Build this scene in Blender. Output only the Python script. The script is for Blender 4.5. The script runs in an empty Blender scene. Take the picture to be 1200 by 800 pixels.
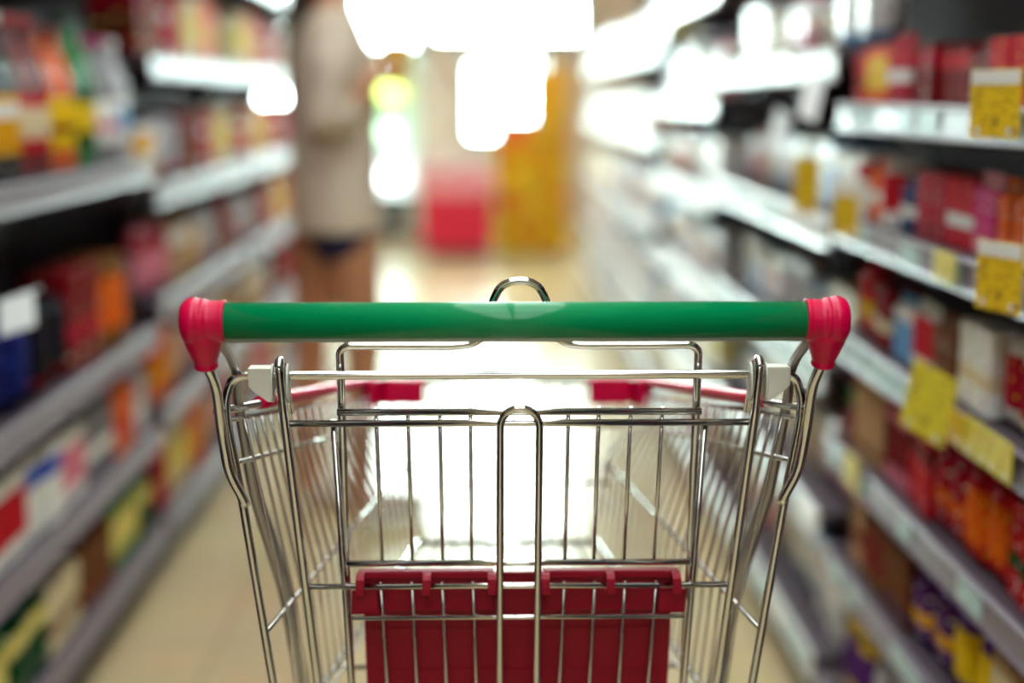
import bpy, bmesh, math, random
from mathutils import Vector, Matrix, Euler

random.seed(7)
S = bpy.context.scene
COL = S.collection
PI = math.pi
ORD = ("first second third fourth fifth sixth seventh eighth ninth tenth eleventh twelfth thirteenth fourteenth fifteenth "
       "sixteenth seventeenth eighteenth nineteenth twentieth").split()
ORD += ["twenty-" + o for o in ORD[:9]] + ["thirtieth"] + ["thirty-" + o for o in ORD[:9]]

# ------------------------------------------------------------------ view
S.view_settings.view_transform = 'Standard'
S.view_settings.look = 'None'
S.view_settings.exposure = 1.3
S.view_settings.gamma = 1.0
S.view_settings.use_curve_mapping = False
S.cycles.use_denoising = True
S.cycles.max_bounces = 8
S.cycles.diffuse_bounces = 4
S.cycles.glossy_bounces = 5
S.cycles.transparent_max_bounces = 12
S.cycles.sample_clamp_indirect = 6.0
S.cycles.caustics_reflective = False
S.cycles.caustics_refractive = False

# ------------------------------------------------------------------ materials
def srgb(r, g, b):
    def c(v):
        v /= 255.0
        return v / 12.92 if v <= 0.04045 else ((v + 0.055) / 1.055) ** 2.4
    return (c(r), c(g), c(b), 1.0)

MATS = {}
def new_mat(name):
    m = bpy.data.materials.new(name)
    m.use_nodes = True
    nt = m.node_tree
    return m, nt, nt.nodes['Principled BSDF']

def plain(name, col, rough=0.5, metal=0.0, spec=0.5, coat=0.0, noise=0.0, scale=20.0, bump=0.0, coat_rough=0.1):
    """solid colour broken up by a little noise in roughness and tone"""
    if name in MATS:
        return MATS[name]
    m, nt, b = new_mat(name)
    b.inputs['Base Color'].default_value = col
    b.inputs['Roughness'].default_value = rough
    b.inputs['Metallic'].default_value = metal
    b.inputs['Specular IOR Level'].default_value = spec
    b.inputs['Coat Weight'].default_value = coat
    b.inputs['Coat Roughness'].default_value = coat_rough
    if noise > 0 or bump > 0:
        tc = nt.nodes.new('ShaderNodeTexCoord')
        n = nt.nodes.new('ShaderNodeTexNoise')
        n.inputs['Scale'].default_value = scale
        n.inputs['Detail'].default_value = 4
        nt.links.new(tc.outputs['Object'], n.inputs['Vector'])
        if noise > 0:
            mx = nt.nodes.new('ShaderNodeMix'); mx.data_type = 'RGBA'
            mx.inputs[6].default_value = tuple(c * (1 - noise) for c in col[:3]) + (1,)
            mx.inputs[7].default_value = tuple(min(1, c * (1 + noise)) for c in col[:3]) + (1,)
            nt.links.new(n.outputs['Fac'], mx.inputs[0])
            nt.links.new(mx.outputs[2], b.inputs['Base Color'])
        if bump > 0:
            bp = nt.nodes.new('ShaderNodeBump')
            bp.inputs['Strength'].default_value = bump
            bp.inputs['Distance'].default_value = 0.002
            nt.links.new(n.outputs['Fac'], bp.inputs['Height'])
            nt.links.new(bp.outputs['Normal'], b.inputs['Normal'])
    MATS[name] = m
    return m

def emit(name, col, strength):
    if name in MATS:
        return MATS[name]
    m, nt, b = new_mat(name)
    b.inputs['Base Color'].default_value = (0.8, 0.8, 0.8, 1)
    b.inputs['Emission Color'].default_value = col
    b.inputs['Emission Strength'].default_value = strength
    MATS[name] = m
    return m

def pane_mat(name):
    if name in MATS:
        return MATS[name]
    m, nt, b = new_mat(name)
    out = nt.nodes['Material Output']
    tr = nt.nodes.new('ShaderNodeBsdfTransparent'); tr.inputs[0].default_value = (0.93, 0.99, 0.97, 1)
    gl = nt.nodes.new('ShaderNodeBsdfGlossy'); gl.inputs['Roughness'].default_value = 0.02
    fr = nt.nodes.new('ShaderNodeFresnel'); fr.inputs[0].default_value = 1.45
    mx = nt.nodes.new('ShaderNodeMixShader')
    nt.links.new(fr.outputs[0], mx.inputs[0])
    nt.links.new(tr.outputs[0], mx.inputs[1])
    nt.links.new(gl.outputs[0], mx.inputs[2])
    nt.links.new(mx.outputs[0], out.inputs['Surface'])
    MATS[name] = m
    return m

RGB = {
    'red': srgb(196, 24, 40), 'dark red': srgb(120, 16, 26), 'crimson': srgb(170, 12, 44), 'magenta': srgb(200, 30, 120),
    'pink': srgb(225, 130, 150), 'orange': srgb(225, 100, 25), 'yellow': srgb(232, 196, 30), 'pale yellow': srgb(226, 212, 120),
    'gold': srgb(226, 164, 24), 'white': srgb(236, 238, 234), 'cream': srgb(222, 206, 170), 'beige': srgb(186, 150, 110),
    'brown': srgb(110, 62, 34), 'green': srgb(24, 120, 50), 'dark green': srgb(12, 66, 30), 'lime': srgb(150, 190, 50),
    'blue': srgb(40, 80, 190), 'navy': srgb(28, 34, 96), 'sky blue': srgb(110, 170, 215), 'teal': srgb(30, 130, 130),
    'purple': srgb(88, 42, 120), 'grey': srgb(130, 128, 134), 'black': srgb(26, 22, 26), 'silver': srgb(190, 190, 198),
}

GLOSS = [0]                           # 1 for film-wrapped goods, 0 for matt card
def print_mat(c1, c2, c3, kind=0, rough=0.35):
    """printed packaging: base colour, a band of the second colour and blocky marks of the third"""
    gloss = GLOSS[0]
    key = f"print_{c1}_{c2}_{c3}_{kind}_{gloss}".replace(' ', '_')
    if key in MATS:
        return MATS[key]
    m, nt, b = new_mat(key)
    b.inputs['Roughness'].default_value = 0.3 if gloss else 0.6
    b.inputs['Specular IOR Level'].default_value = 0.8 if gloss else 0.02
    tc = nt.nodes.new('ShaderNodeTexCoord')
    sep = nt.nodes.new('ShaderNodeSeparateXYZ')
    nt.links.new(tc.outputs['Generated'], sep.inputs[0])
    ramp = nt.nodes.new('ShaderNodeValToRGB')
    ramp.color_ramp.interpolation = 'CONSTANT'
    e = ramp.color_ramp.elements
    bands = [((0, c1), (0.30, c2), (0.48, c1)), ((0, c2), (0.22, c1), (0.80, c2)), ((0, c1), (0.62, c2), (0.86, c1)), ((0, c1), (0.12, c2), (0.2, c1))][kind % 4]
    e[0].position, e[0].color = 0.0, RGB[bands[0][1]]
    e[1].position, e[1].color = bands[1][0], RGB[bands[1][1]]
    x = e.new(bands[2][0]); x.color = RGB[bands[2][1]]
    nt.links.new(sep.outputs['Z'], ramp.inputs[0])
    mp = nt.nodes.new('ShaderNodeMapping')
    mp.inputs['Scale'].default_value = (1.0, 2.6 + kind, 4.5)
    nt.links.new(tc.outputs['Generated'], mp.inputs[0])
    vo = nt.nodes.new('ShaderNodeTexVoronoi')
    vo.distance = 'CHEBYCHEV'; vo.inputs['Scale'].default_value = 1.6
    nt.links.new(mp.outputs[0], vo.inputs['Vector'])
    lt = nt.nodes.new('ShaderNodeMath'); lt.operation = 'LESS_THAN'; lt.inputs[1].default_value = 0.17
    nt.links.new(vo.outputs['Distance'], lt.inputs[0])
    mx = nt.nodes.new('ShaderNodeMix'); mx.data_type = 'RGBA'
    nt.links.new(lt.outputs[0], mx.inputs[0])
    nt.links.new(ramp.outputs[0], mx.inputs[6])
    mx.inputs[7].default_value = RGB[c3]
    nt.links.new(mx.outputs[2], b.inputs['Base Color'])
    MATS[key] = m
    return m

def card_mat(name, base, ink, wash=None):
    """price card: base colour with faint smudges of print"""
    if name in MATS:
        return MATS[name]
    m, nt, b = new_mat(name)
    b.inputs['Roughness'].default_value = 0.4
    tc = nt.nodes.new('ShaderNodeTexCoord')
    mp = nt.nodes.new('ShaderNodeMapping'); mp.inputs['Scale'].default_value = (1, 2.2, 6.5)
    nt.links.new(tc.outputs['Generated'], mp.inputs[0])
    n = nt.nodes.new('ShaderNodeTexNoise'); n.inputs['Scale'].default_value = 2.4; n.inputs['Detail'].default_value = 1
    nt.links.new(mp.outputs[0], n.inputs['Vector'])
    r = nt.nodes.new('ShaderNodeValToRGB')
    r.color_ramp.elements[0].position, r.color_ramp.elements[0].color = 0.36, ink
    r.color_ramp.elements[1].position, r.color_ramp.elements[1].color = 0.46, base
    nt.links.new(n.outputs['Fac'], r.inputs[0])
    nt.links.new(r.outputs[0], b.inputs['Base Color'])
    MATS[name] = m
    return m

M_chrome = plain('chrome_wire', (0.70, 0.70, 0.67, 1), rough=0.09, metal=1.0)
M_green = plain('green_plastic', (0.0, 0.28, 0.095, 1), rough=0.4, spec=0.1, coat=0.5, coat_rough=0.07, bump=0.05, scale=300)
M_red = plain('red_plastic', (0.70, 0.0, 0.062, 1), rough=0.32, spec=0.35, noise=0.04, bump=0.05, scale=120)
M_redflap = plain('red_seat_plastic', (0.32, 0.0, 0.018, 1), rough=0.5, spec=0.3, noise=0.05, bump=0.04, scale=60)
M_white = plain('white_nylon', srgb(236, 238, 226), rough=0.4, noise=0.02)
M_rubber = plain('grey_rubber', srgb(60, 58, 60), rough=0.7)
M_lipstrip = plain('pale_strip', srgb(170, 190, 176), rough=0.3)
M_rack = plain('rack_dark_metal', srgb(82, 70, 80), rough=0.5, spec=0.3, noise=0.1, scale=6)
M_back = plain('rack_back_metal', srgb(76, 58, 70), rough=0.7, spec=0.2, noise=0.1, scale=5)
M_railgrey = plain('rail_lilac_plastic', srgb(122, 112, 126), rough=0.35, spec=0.5)
M_railwhite = plain('rail_white_plastic', srgb(232, 236, 236), rough=0.28, spec=0.6)
M_label = card_mat('label_paper', srgb(186, 222, 222), srgb(120, 150, 156))
M_yellow = card_mat('yellow_card', srgb(238, 200, 34), srgb(170, 120, 30))
M_yellow2 = card_mat('lemon_card', srgb(232, 216, 60), srgb(170, 150, 60))
M_whitecard = plain('white_card', srgb(238, 238, 232), rough=0.5)
M_teal = plain('shopfront_bar', srgb(70, 150, 156), rough=0.35, metal=0.2)
M_plaster = plain('painted_wall', srgb(204, 184, 172), rough=0.8, noise=0.06, scale=3)
M_ceiling = plain('ceiling_tile', srgb(225, 225, 222), rough=0.9, noise=0.04, scale=4)
M_pane = pane_mat('window_glass')
M_lamp = emit('lamp_diffuser', (0.95, 1.0, 0.985, 1), 2.15)
M_skin = plain('skin', srgb(186, 130, 94), rough=0.5, noise=0.05, scale=30)
M_shirt = plain('beige_cloth', srgb(214, 198, 178), rough=0.85, noise=0.08, scale=60, bump=0.3)
M_navy = plain('navy_cloth', srgb(30, 32, 70), rough=0.85, noise=0.1, scale=60)
M_hair = plain('dark_hair', srgb(48, 30, 26), rough=0.5, noise=0.2, scale=90)
M_shoe = plain('brown_leather', srgb(92, 60, 40), rough=0.5, noise=0.1)
M_leaf = plain('leaf_green', srgb(130, 170, 40), rough=0.5, noise=0.3, scale=8)
M_soil = plain('terracotta', srgb(170, 96, 66), rough=0.8, noise=0.1)

def floor_mat():
    m, nt, b = new_mat('glossy_floor_tile')
    tc = nt.nodes.new('ShaderNodeTexCoord')
    br = nt.nodes.new('ShaderNodeTexBrick')
    br.offset = 0.0
    br.inputs['Color1'].default_value = srgb(212, 192, 150)
    br.inputs['Color2'].default_value = srgb(206, 186, 144)
    br.inputs['Mortar'].default_value = srgb(150, 136, 112)
    br.inputs['Scale'].default_value = 1.0
    br.inputs['Brick Width'].default_value = 0.6
    br.inputs['Row Height'].default_value = 0.6
    br.inputs['Mortar Size'].default_value = 0.002
    nt.links.new(tc.outputs['Object'], br.inputs['Vector'])
    n = nt.nodes.new('ShaderNodeTexNoise'); n.inputs['Scale'].default_value = 3.0; n.inputs['Detail'].default_value = 5
    nt.links.new(tc.outputs['Object'], n.inputs['Vector'])
    mx = nt.nodes.new('ShaderNodeMix'); mx.data_type = 'RGBA'; mx.blend_type = 'MULTIPLY'
    mx.inputs[0].default_value = 0.25
    nt.links.new(br.outputs['Color'], mx.inputs[6])
    nt.links.new(n.outputs['Color'], mx.inputs[7])
    nt.links.new(mx.outputs[2], b.inputs['Base Color'])
    b.inputs['Roughness'].default_value = 0.2
    b.inputs['Specular IOR Level'].default_value = 0.6
    return m
M_floor = floor_mat()

# ------------------------------------------------------------------ mesh helpers
def add_box(bm, x0, x1, y0, y1, z0, z1):
    vs = [bm.verts.new((x, y, z)) for x in (x0, x1) for y in (y0, y1) for z in (z0, z1)]
    for f in ((0, 1, 3, 2), (4, 6, 7, 5), (0, 4, 5, 1), (2, 3, 7, 6), (0, 2, 6, 4), (1, 5, 7, 3)):
        bm.faces.new([vs[i] for i in f])
    return vs

def rounded_path(pts, r, seg=5):
    """the polyline with its corners rounded"""
    pts = [Vector(p) for p in pts]
    out = [pts[0]]
    for i in range(1, len(pts) - 1):
        a, b, c = pts[i - 1], pts[i], pts[i + 1]
        d1, d2 = (a - b), (c - b)
        k = min(r, d1.length * 0.45, d2.length * 0.45)
        p1, p2 = b + d1.normalized() * k, b + d2.normalized() * k
        for j in range(seg + 1):
            t = j / seg
            out.append(p1 * (1 - t) ** 2 + b * 2 * t * (1 - t) + p2 * t * t)
    out.append(pts[-1])
    return out

def add_tube(bm, pts, rad, sides=10, cap=True, corner=0.0):
    """a round wire along pts; rad a number or one per point"""
    if corner > 0:
        pts = rounded_path(pts, corner)
    pts = [Vector(p) for p in pts]
    n = len(pts)
    rads = [rad] * n if isinstance(rad, (int, float)) else list(rad)
    rings = []
    t0 = (pts[1] - pts[0]).normalized()
    up = Vector((0, 0, 1)) if abs(t0.z) < 0.9 else Vector((0, 1, 0))
    u = t0.cross(up).normalized()
    for i in range(n):
        if i == 0:
            t = t0
        elif i == n - 1:
            t = (pts[-1] - pts[-2]).normalized()
        else:
            t = ((pts[i + 1] - pts[i]).normalized() + (pts[i] - pts[i - 1]).normalized()).normalized()
        u = (u - t * u.dot(t)).normalized()
        w = t.cross(u)
        rings.append([bm.verts.new(pts[i] + (u * math.cos(a) + w * math.sin(a)) * rads[i]) for a in [2 * PI * k / sides for k in range(sides)]])
    for a, b in zip(rings, rings[1:]):
        for k in range(sides):
            f = bm.faces.new((a[k], a[(k + 1) % sides], b[(k + 1) % sides], b[k]))
            f.smooth = True
    if cap:
        bm.faces.new(rings[0][::-1]); bm.faces.new(rings[-1])
    return rings

def add_lathe(bm, prof, sides=20, mat=None, smooth=True):
    """profile of (radius, height) turned about z; mat an optional Matrix"""
    rings = []
    for r, z in prof:
        rings.append([bm.verts.new(((mat @ Vector((r * math.cos(2 * PI * k / sides), r * math.sin(2 * PI * k / sides), z))) if mat else Vector((r * math.cos(2 * PI * k / sides), r * math.sin(2 * PI * k / sides), z)))) for k in range(sides)])
    for a, b in zip(rings, rings[1:]):
        for k in range(sides):
            f = bm.faces.new((a[k], a[(k + 1) % sides], b[(k + 1) % sides], b[k]))
            f.smooth = smooth
    bm.faces.new(rings[0][::-1]); bm.faces.new(rings[-1])

def bm_mesh(name, bm, mat):
    bmesh.ops.recalc_face_normals(bm, faces=bm.faces[:])
    me = bpy.data.meshes.new(name)
    bm.to_mesh(me); bm.free()
    if mat:
        me.materials.append(mat)
    return me

def obj(name, data, mat=None, parent=None, bevel=0.0, seg=2):
    if isinstance(data, bmesh.types.BMesh):
        data = bm_mesh(name, data, mat)
    o = bpy.data.objects.new(name, data)
    COL.objects.link(o)
    if parent:
        o.parent = parent
    if bevel > 0:
        md = o.modifiers.new('bevel', 'BEVEL')
        md.width = bevel; md.segments = seg; md.limit_method = 'ANGLE'
    return o

def tag(o, label, cat, group=None):
    o['label'] = label
    o['category'] = cat
    if group:
        o['group'] = group
    return o

def thing(name, label, cat, loc=(0, 0, 0), rz=0.0, group=None):
    o = bpy.data.objects.new(name, None)
    COL.objects.link(o)
    o.empty_display_size = 0.05
    o.location = loc
    o.rotation_euler = (0, 0, rz)
    return tag(o, label, cat, group)

def struct(name, bm, mat, parent=None):
    o = obj(name, bm, mat, parent)
    if not parent:
        o['kind'] = 'structure'
    return o

def box_bm(*b):
    bm = bmesh.new(); add_box(bm, *b); return bm

# ------------------------------------------------------------------ the setting
RX0, RX1, RY0, RY1, RH = -4.5, 4.5, -6.0, 13.0, 3.1
struct('floor', box_bm(RX0, RX1, RY0, RY1 + 0.1, -0.08, 0.0), M_floor)
struct('ceiling', box_bm(RX0, RX1, RY0, RY1 + 0.1, RH, RH + 0.08), M_ceiling)
struct('wall_left', box_bm(RX0 - 0.1, RX0, RY0, RY1 + 0.1, 0, RH), M_plaster)
struct('wall_right', box_bm(RX1, RX1 + 0.1, RY0, RY1 + 0.1, 0, RH), M_plaster)
struct('wall_front', box_bm(RX0, RX1, RY0 - 0.1, RY0, 0, RH), M_plaster)
# far wall with its openings: (x0, x1, z0, z1); the outermost two are added for glare
opens = [(-3.6, -1.5, 0.8, 2.7), (-1.2, -0.62, 0.06, 2.7), (-0.5, 0.86, 1.66, 2.7), (-0.2, 0.56, 0.78, 1.5), (1.6, 3.6, 0.8, 2.7)]
xs = sorted({RX0, RX1} | {o[0] for o in opens} | {o[1] for o in opens})
zs = sorted({0, RH} | {o[2] for o in opens} | {o[3] for o in opens})
bm = bmesh.new()
for xa, xb in zip(xs, xs[1:]):
    run = None
    for za, zb in zip(zs, zs[1:]):
        solid = not any(o[0] <= (xa + xb) / 2 <= o[1] and o[2] <= (za + zb) / 2 <= o[3] for o in opens)
        if solid:
            run = (run[0], zb) if run else (za, zb)
        elif run:
            add_box(bm, xa, xb, RY1, RY1 + 0.1, *run); run = None
    if run:
        add_box(bm, xa, xb, RY1, RY1 + 0.1, *run)
struct('wall_back', bm, M_plaster)
n_win = 0
for i, (xa, xb, za, zb) in enumerate(opens):
    if i == 1:
        nm = 'door_1'
    else:
        n_win += 1
        nm = f'window_{n_win}'  # first and last windows are additions that throw glare onto the racks
    r = bpy.data.objects.new(nm, None); COL.objects.link(r)
    r['kind'] = 'structure'
    bm = bmesh.new(); w = 0.045
    add_box(bm, xa, xa + w, RY1 - 0.02, RY1 + 0.08, za, zb)
    add_box(bm, xb - w, xb, RY1 - 0.02, RY1 + 0.08, za, zb)
    add_box(bm, xa + w, xb - w, RY1 - 0.02, RY1 + 0.08, za, za + w)
    add_box(bm, xa + w, xb - w, RY1 - 0.02, RY1 + 0.08, zb - w, zb)
    if zb - za > 1.5:
        add_box(bm, xa + w, xb - w, RY1 - 0.02, RY1 + 0.08, 1.5, 1.64)
    if xb - xa > 1.8:
        add_box(bm, (xa + xb) / 2 - 0.025, (xa + xb) / 2 + 0.025, RY1 - 0.02, RY1 + 0.08, za + w, zb - w)
    f = obj('door_frame' if i == 1 else 'window_frame', bm, M_teal, r); f['kind'] = 'structure'
    g = obj('glass_pane', box_bm(xa + w, xb - w, RY1 + 0.03, RY1 + 0.036, za + w, zb - w), M_pane, r); g['kind'] = 'structure'
struct('pavement', box_bm(-9, 9, RY1 + 0.1, RY1 + 14, -0.1, -0.02), plain('pavement_concrete', srgb(205, 205, 200), rough=0.9, noise=0.08, scale=3))

# ceiling lights: strips hung along the aisle and over the cross aisle at the end
def ceiling_light(x, y, label):
    t = thing('ceiling_light', label, 'light', (x, y, RH - 0.05), 0, 'square-edged white light panels in the ceiling')
    bm = bmesh.new()
    for s in (-1, 1):
        add_box(bm, s * 0.30 - 0.012, s * 0.30 + 0.012, -0.83, 0.83, 0.0, 0.048)
        add_box(bm, -0.288, 0.288, s * 0.818 - 0.012, s * 0.818 + 0.012, 0.0, 0.048)
    obj('frame', bm, M_railwhite, t)
    obj('diffuser', box_bm(-0.2875, 0.2875, -0.8055, 0.8055, 0.012, 0.020), M_lamp, t)
for k, y in enumerate((-4.8, -3.0, -1.2, 0.6, 2.4, 4.2, 6.0, 7.8, 9.6)):
    for x, nm in ((-0.33, 'bottle'), (0.33, 'sweets')):
        ceiling_light(x, y, f'white ceiling light panel over the {nm} half of the aisle, {ORD[k]} from the near end')

# ------------------------------------------------------------------ the shopping cart
CX, CY = 0.0225, 1.45
cart = thing('shopping_cart', 'chrome wire shopping cart with green handle bar and red plastic fittings', 'shopping cart', (CX, CY, 0))
def L(x, y, z):                       # cart coordinates: x from its middle, y along the aisle, z above the floor
    return Vector((x, y - CY, z))
def mir(pts):
    return [Vector((-p[0], p[1], p[2])) for p in pts]

# handle
bm = bmesh.new()
prof_r = 0.0149
HZ, HY = 1.0192, 1.14
add_tube(bm, [L(-0.239, HY, HZ), L(0.239, HY, HZ)], prof_r, 40)
handle = obj('handle_bar', bm, M_green, cart)
bm = bmesh.new()
add_tube(bm, [L(-0.2355, HY - 0.001, HZ - 0.0132), L(0.2355, HY - 0.001, HZ - 0.0132)], 0.0044, 16)
obj('handle_strip', bm, M_lipstrip, handle)
for s in (-1, 1):
    bm = bmesh.new()
    rot = Matrix.Translation(L(s * 0.2350, HY, HZ)) @ Matrix.Rotation(s * PI / 2, 4, 'Y')
    add_lathe(bm, [(0.0120, -0.0005), (0.0168, 0.0), (0.0175, 0.0012), (0.0168, 0.003), (0.0166, 0.013), (0.0176, 0.0155), (0.0186, 0.0175), (0.0176, 0.0195), (0.0186, 0.0215), (0.0197, 0.0245),
                   (0.0192, 0.0285), (0.0172, 0.0325), (0.0130, 0.0352), (0.006, 0.0362)], 36, rot)
    a, b = L(s * 0.2545, HY + 0.001, HZ - 0.002), L(s * 0.2545, HY + 0.014, HZ - 0.0405)
    d = (b - a)
    k = len(bm.verts)
    add_tube(bm, [a + d * t for t in (0, 0.25, 0.5, 0.72, 0.88, 0.93, 0.97, 1.0)], [0.0150, 0.0170, 0.0146, 0.0116, 0.0094, 0.0100, 0.0103, 0.0097], 28)
    o = obj('end_cap', bm, M_red, cart)
    o['label'] = 'red plastic end cap'
    rm = o.modifiers.new('weld', 'REMESH'); rm.mode = 'VOXEL'; rm.voxel_size = 0.0009; rm.use_smooth_shade = True
    sm = o.modifiers.new('smooth', 'SMOOTH'); sm.factor = 0.5; sm.iterations = 5

# hinge rod that turns down into the two rear corner posts
half = [L(0.2495, 1.205, 0.9400), L(0.2490, 1.205, 0.9200), L(0.2400, 1.215, 0.8490), L(0.2230, 1.25, 0.6600), L(0.2165, 1.262, 0.5950)]
bm = bmesh.new()
path = mir(half)[::-1] + [L(-0.2440, 1.205, 0.9570), L(-0.2360, 1.205, 0.9612), L(0.2360, 1.205, 0.9612), L(0.2440, 1.205, 0.9570)] + half
add_tube(bm, path, 0.0040, 14, corner=0.012)
obj('hinge_rod', bm, M_chrome, cart)
# handle brackets and the stays that run down to the chassis
for s in (-1, 1):
    bm = bmesh.new()
    p = [L(0.2550, 1.153, 0.9900), L(0.2550, 1.155, 0.9815), L(0.2495, 1.165, 0.9615), L(0.2510, 1.19, 0.9150), L(0.2482, 1.20, 0.8775), L(0.2384, 1.208, 0.8525), L(0.2365, 1.211, 0.8440)]
    add_tube(bm, p if s > 0 else mir(p), 0.0046, 14, corner=0.012)
    obj('handle_bracket', bm, M_chrome, cart)
    bm = bmesh.new()
    p = [L(0.2440, 1.142, 1.0100), L(0.2415, 1.15, 1.0006), L(0.2400, 1.188, 0.9800), L(0.2408, 1.218, 0.9590), L(0.2462, 1.245, 0.9310), L(0.2448, 1.31, 0.8290), L(0.2293, 1.385, 0.7050), L(0.2210, 1.43, 0.5840), L(0.215, 1.47, 0.40), L(0.21, 1.49, 0.235)]
    q = rounded_path(p, 0.02)
    add_tube(bm, q if s > 0 else mir(q), [0.0044 + 0.0034 * min(1.0, max(0.0, (0.93 - v.z) / 0.15)) for v in q], 14)
    obj('side_stay', bm, plain('dull_zinc', (0.36, 0.34, 0.34, 1), rough=0.32, metal=1.0), cart)

# basket: two wire sides, front, base
def rim(t):  return L(0.2533 + (0.164 - 0.2533) * t, 1.195 + (1.74 - 1.195) * t, 0.932 + (0.847 - 0.932) * t)
def rim2(t): return L(0.2530 + (0.164 - 0.2530) * t, 1.198 + (1.738 - 1.198) * t, 0.9225 + (0.830 - 0.9225) * t)
def midw(t): return L(0.2469 + (0.159 - 0.2469) * t, 1.21 + (1.73 - 1.21) * t, 0.8817 + (0.794 - 0.8817) * t)
def low(t):  return L(0.2260 + (0.123 - 0.2260) * t, 1.245 + (1.71 - 1.245) * t, 0.715 + (0.751 - 0.715) * t)
def bot(t):  return L(0.2170 + (0.110 - 0.2170) * t, 1.262 + (1.69 - 1.262) * t, 0.595 + (0.655 - 0.595) * t)
for s in (-1, 1):
    F = (lambda p: p) if s > 0 else (lambda p: Vector((-p.x, p.y, p.z)))
    bm = bmesh.new()
    add_tube(bm, [F(rim(-0.012)), F(rim(1.0))], 0.0036, 12)
    for fn, r in ((rim2, 0.0024), (midw, 0.0024), (low, 0.0024), (bot, 0.0030)):
        add_tube(bm, [F(fn(-0.01)), F(fn(1.0))], r, 10)
    nw = 21
    for k in range(nw):
        t = 0.085 + 0.9 * k / (nw - 1)
        off = Vector((-0.0042 * s, 0, 0))
        add_tube(bm, [F(rim2(t)) + off, F(midw(t)) + off, F(low(t)) + off, F(bot(t)) + off], 0.0016, 8)
    side = obj('basket_side', bm, M_chrome, cart)
    bm = bmesh.new()
    a, b = rim(0.19), rim(1.0)
    for q0, q1 in zip([a + (b - a) * k / 8 for k in range(8)], [a + (b - a) * (k + 1) / 8 for k in range(8)]):
        pass
    pts = [F(a + (b - a) * k / 12) + Vector((0, 0, 0.001)) for k in range(13)]
    add_tube(bm, pts, [0.0062] + [0.0070] * 12, 16)
    o = obj('rim_cover', bm, M_red, side)
    o['label'] = 'red plastic cover on the rim wire'
bm = bmesh.new()
def fr(h, x):                                   # front panel: h 0 bottom to 1 top
    return L(x, 1.69 + 0.05 * h, 0.655 + (0.847 - 0.655) * h)
def fw(h): return 0.110 + (0.164 - 0.110) * h
for h, r in ((1.0, 0.0036), (0.72, 0.0022), (0.36, 0.0022), (0.0, 0.003)):
    add_tube(bm, [fr(h, -fw(h)), fr(h, fw(h))], r, 10)
for k in range(13):
    x = -0.92 + 1.84 * k / 12
    add_tube(bm, [fr(0, x * fw(0)) + Vector((0, 0.0038, 0)), fr(1, x * fw(1)) + Vector((0, 0.0038, 0))], 0.0015, 8)
front = obj('basket_front', bm, M_chrome, cart)
for s in (-1, 1):
    bm = bmesh.new()
    # a strip 27 mm high bent round the corner of the rim: along the side, round, along the front
    P = [(0.1725, -0.055), (0.1668, -0.022), (0.1655, -0.004), (0.1600, 0.006), (0.1490, 0.0095), (0.128, 0.010), (0.1035, 0.010)]
    top, botm = [], []
    rings = []
    for (x, dy) in P:
        n = Vector((1, 0, 0)) if dy < -0.002 else (Vector((0.7, 0.7, 0)) if dy < 0.008 else Vector((0, 1, 0)))
        base = L(x - 0.004 * n.x, 1.74 + dy - 0.008 * n.y, 0.846 - min(dy, 0) * 0.15)
        rings.append([base - n * 0.009 + Vector((0, 0, 0.005)), base + n * 0.008 + Vector((0, 0, 0.005)), base + n * 0.008 + Vector((0, 0, -0.027)), base - n * 0.009 + Vector((0, 0, -0.027))])
    rr = [[bm.verts.new((v.x * s, v.y, v.z)) for v in r] for r in rings]
    for a, b in zip(rr, rr[1:]):
        for k in range(4):
            bm.faces.new((a[k], a[(k + 1) % 4], b[(k + 1) % 4], b[k]))
    bm.faces.new(rr[0]); bm.faces.new(rr[-1][::-1])
    o = obj('corner_guard', bm, M_red, front, bevel=0.0012)
    o['label'] = 'red plastic corner guard'
bm = bmesh.new()
for k in range(11):
    x = -0.95 + 1.9 * k / 10
    add_tube(bm, [L(x * 0.217, 1.262, 0.595), L(x * 0.110, 1.69, 0.655)], 0.0016, 8)
for t in (0.0, 0.33, 0.66, 1.0):
    w = 0.217 + (0.110 - 0.217) * t
    add_tube(bm, [L(-w, 1.262 + 0.428 * t, 0.592 + 0.06 * t), L(w, 1.262 + 0.428 * t, 0.592 + 0.06 * t)], 0.0026, 10)
obj('basket_base', bm, M_chrome, cart)

# rear gate hanging from the hinge rod (its middle sits a little to one side)
GX = 0.0045
def G(x, y, z): return L(x + GX, y, z)
bm = bmesh.new()
for s in (-1, 1):
    add_tube(bm, [G(s * 0.2005, 1.2165, 0.925), G(s * 0.2065, 1.2155, 0.9700), G(s * 0.2070, 1.2105, 0.9735), G(s * 0.2065, 1.2020, 0.9738), G(s * 0.2060, 1.1965, 0.9690), G(s * 0.2035, 1.1975, 0.9320), G(s * 0.1880, 1.264, 0.6530), G(s * 0.1850, 1.276, 0.60)],
             0.0041, 14, corner=0.004)
    add_tube(bm, [G(s * 0.1620, 1.2085, 0.9205), G(s * 0.1572, 1.268, 0.6520), G(s * 0.1565, 1.279, 0.60)], 0.0030, 12)
add_tube(bm, [G(-0.2030, 1.2035, 0.9189), G(0.2030, 1.2035, 0.9189)], 0.0031, 12)
add_tube(bm, [G(-0.1900, 1.2430, 0.7572), G(0.1900, 1.2430, 0.7572)], 0.0028, 12)
add_tube(bm, [G(-0.186, 1.276, 0.602), G(0.186, 1.276, 0.602)], 0.0028, 12)
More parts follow.
